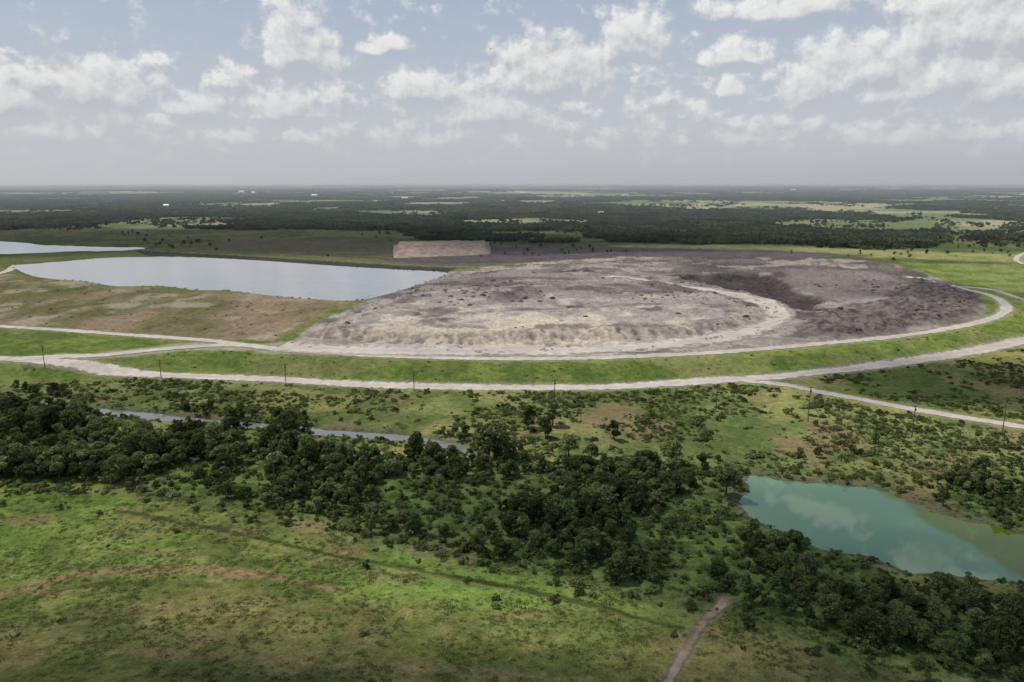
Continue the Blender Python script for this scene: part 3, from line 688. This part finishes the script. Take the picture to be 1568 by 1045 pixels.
# ------------------------------------------------------------------ haze over the far plain
bm_=mkmesh('haze',[(a*32000,b,c) for a in (-1,1) for b in (950,43500) for c in (-60,380)],[(0,1,3,2),(4,6,7,5),(0,4,5,1),(2,3,7,6),(0,2,6,4),(1,5,7,3)],None,False)
mh=bpy.data.materials.new('haze_air');mh.use_nodes=True;nt=mh.node_tree
for n in list(nt.nodes): nt.nodes.remove(n)
out=nt.nodes.new('ShaderNodeOutputMaterial');vs=nt.nodes.new('ShaderNodeVolumeScatter');vs.inputs['Color'].default_value=(.86,.94,1,1);vs.inputs['Density'].default_value=1.05e-4;vs.inputs['Anisotropy'].default_value=.2
nt.links.new(vs.outputs[0],out.inputs['Volume']);bm_.materials.append(mh);link('haze',bm_)
# ------------------------------------------------------------------ world
w=bpy.data.worlds.new('World');scene.world=w;w.use_nodes=True;nt=w.node_tree;L=nt.links
try: w.cycles.sampling_method='NONE'
except Exception as ex: print(ex)
for n in list(nt.nodes): nt.nodes.remove(n)
wo=nt.nodes.new('ShaderNodeOutputWorld');bg=nt.nodes.new('ShaderNodeBackground');bg.inputs[1].default_value=.1;L.new(bg.outputs[0],wo.inputs[0])
sky=nt.nodes.new('ShaderNodeTexSky');sky.sky_type='NISHITA';sky.sun_disc=False;sky.sun_elevation=EL;sky.sun_rotation=AZ;sky.dust_density=2.5;sky.air_density=1.0
tc=nt.nodes.new('ShaderNodeTexCoord');sx=nt.nodes.new('ShaderNodeSeparateXYZ');L.new(tc.outputs['Generated'],sx.inputs[0])
az=math_(nt,'ARCTAN2',sx.outputs[0],sx.outputs[1]);el=math_(nt,'ARCSINE',sx.outputs[2])
cv=nt.nodes.new('ShaderNodeCombineXYZ');L.new(az,cv.inputs[0]);L.new(el,cv.inputs[1])
def azel(u,v,refl=False):
    a,b,c=ray(u,v);n=math.sqrt(a*a+b*b+c*c);e=math.asin(c/n);return math.atan2(a,b),(-e if refl else e)
CL=[(835,142,100,66),(968,90,52,60),(1125,100,55,28),(455,105,60,72),(590,76,34,20),(150,160,64,50),(8,178,62,54),(310,178,50,26),(430,184,62,40),(650,150,62,36),(755,190,75,44),(1110,145,26,22),(1245,158,50,62),(1335,130,88,62),(1445,142,95,46),(1530,158,75,62),(1200,24,112,28),(1500,74,115,84)]
REF=[(1250,770,60,26),(1420,840,40,60),(1500,880,50,26)]
grp=bpy.data.node_groups.new('cumulus_field','ShaderNodeTree');grp.interface.new_socket('Vector',in_out='INPUT',socket_type='NodeSocketVector');grp.interface.new_socket('Value',in_out='OUTPUT',socket_type='NodeSocketFloat')
gi=grp.nodes.new('NodeGroupInput');go=grp.nodes.new('NodeGroupOutput')
def vm(nt,op,a,b,c=None):
    n=nt.nodes.new('ShaderNodeVectorMath');n.operation=op
    for i,v in enumerate((a,b,c)):
        if v is None: continue
        if isinstance(v,(tuple,list)): n.inputs[i].default_value=v
        else: nt.links.new(v,n.inputs[i])
    return n.outputs['Value'] if op in('LENGTH',) else n.outputs[0]
vec=gi.outputs[0]
wn=noise(grp,vec,24,3,.6)
pw=vm(grp,'MULTIPLY_ADD',wn.outputs['Color'],(.05,.032,0),vm(grp,'SUBTRACT',vec,(.025,.016,0)));acc=None
for lst,rf in ((CL,False),(REF,True)):
    for (u,v,hw,hh) in lst:
        a,e=azel(u,v,rf);W=hw/F*1.25;H=hh/F*1.2
        d=vm(grp,'MULTIPLY_ADD',pw,(1/W,1/H,0),(-a/W,-(e+H*.18)/H,0))
        f=vm(grp,'LENGTH',vm(grp,'MAXIMUM',d,vm(grp,'MULTIPLY',d,(-1,-3.2,0))),None)
        acc=f if acc is None else math_(grp,'MINIMUM',acc,f)
acc=math_(grp,'SUBTRACT',1.0,acc)
fb=noise(grp,vec,30,8,.64)
# low distant cumulus rows
sp_=vm(grp,'MULTIPLY',vec,(1,1.7,1));lo=noise(grp,sp_,19,4,.6)
sxy=grp.nodes.new('ShaderNodeSeparateXYZ');grp.links.new(vec,sxy.inputs[0])
band=math_(grp,'MULTIPLY',maprange(grp,sxy.outputs[1],.015,.05,.6,1),maprange(grp,sxy.outputs[1],.115,.16,1,.70))
lof=math_(grp,'SUBTRACT',math_(grp,'MULTIPLY',math_(grp,'MULTIPLY',lo.outputs['Fac'],band),2.1),.86)
acc=math_(grp,'MAXIMUM',acc,lof);acc=math_(grp,'MAXIMUM',acc,-.8)
tot=math_(grp,'ADD',acc,math_(grp,'MULTIPLY',math_(grp,'SUBTRACT',fb.outputs['Fac'],.5),2.0))
grp.links.new(tot,go.inputs[0])
def field(v):
    n=nt.nodes.new('ShaderNodeGroup');n.node_tree=grp;L.new(v,n.inputs[0]);return n.outputs[0]
f0=field(cv.outputs[0]);f1=field(vm(nt,'ADD',cv.outputs[0],(-.006,.012,0)))
alpha=nt.nodes.new('ShaderNodeMapRange');alpha.interpolation_type='SMOOTHSTEP';L.new(f0,alpha.inputs[0]);alpha.inputs[1].default_value=-.06;alpha.inputs[2].default_value=.46;alpha.inputs[4].default_value=.93
shade=maprange(nt,math_(nt,'SUBTRACT',f0,f1),-.32,.42,0,1)
thick=maprange(nt,f0,.4,1.2,0,.28)
shade=math_(nt,'SUBTRACT',shade,thick,clamp=True)
ccol=mixc(nt,shade,(5.1,5.35,5.7),(8.8,8.8,8.6))
hz=nt.nodes.new('ShaderNodeValToRGB');L.new(math_(nt,'MULTIPLY',el,2.2),hz.inputs[0]);cr=hz.color_ramp
cr.elements[0].position=0;cr.elements[0].color=(.56,.59,.62,1);cr.elements[1].position=1;cr.elements[1].color=(.24,.33,.49,1)
e_=cr.elements.new(.16);e_.color=(.56,.60,.65,1);e_=cr.elements.new(.45);e_.color=(.43,.495,.61,1)
hv=nt.nodes.new('ShaderNodeVectorMath');hv.operation='SCALE';hv.inputs['Scale'].default_value=10;L.new(hz.outputs[0],hv.inputs[0])
base=mixc(nt,.88,sky.outputs[0],hv.outputs[0])
fade=maprange(nt,el,.01,.12,.35,1)
L.new(mixc(nt,math_(nt,'MULTIPLY',alpha.outputs[0],fade),base,ccol),bg.inputs[0])
# ------------------------------------------------------------------ camera
cam=bpy.data.cameras.new('camera');co=bpy.data.objects.new('camera',cam);scene.collection.objects.link(co);cam.lens=FOC;cam.sensor_width=36;cam.clip_start=.5;cam.clip_end=90000
co.location=(0,0,CAMZ);co.rotation_euler=(math.radians(90)-PITCH,0,0);scene.camera=co
scene.view_settings.view_transform='Standard';scene.view_settings.look='None';scene.view_settings.exposure=0
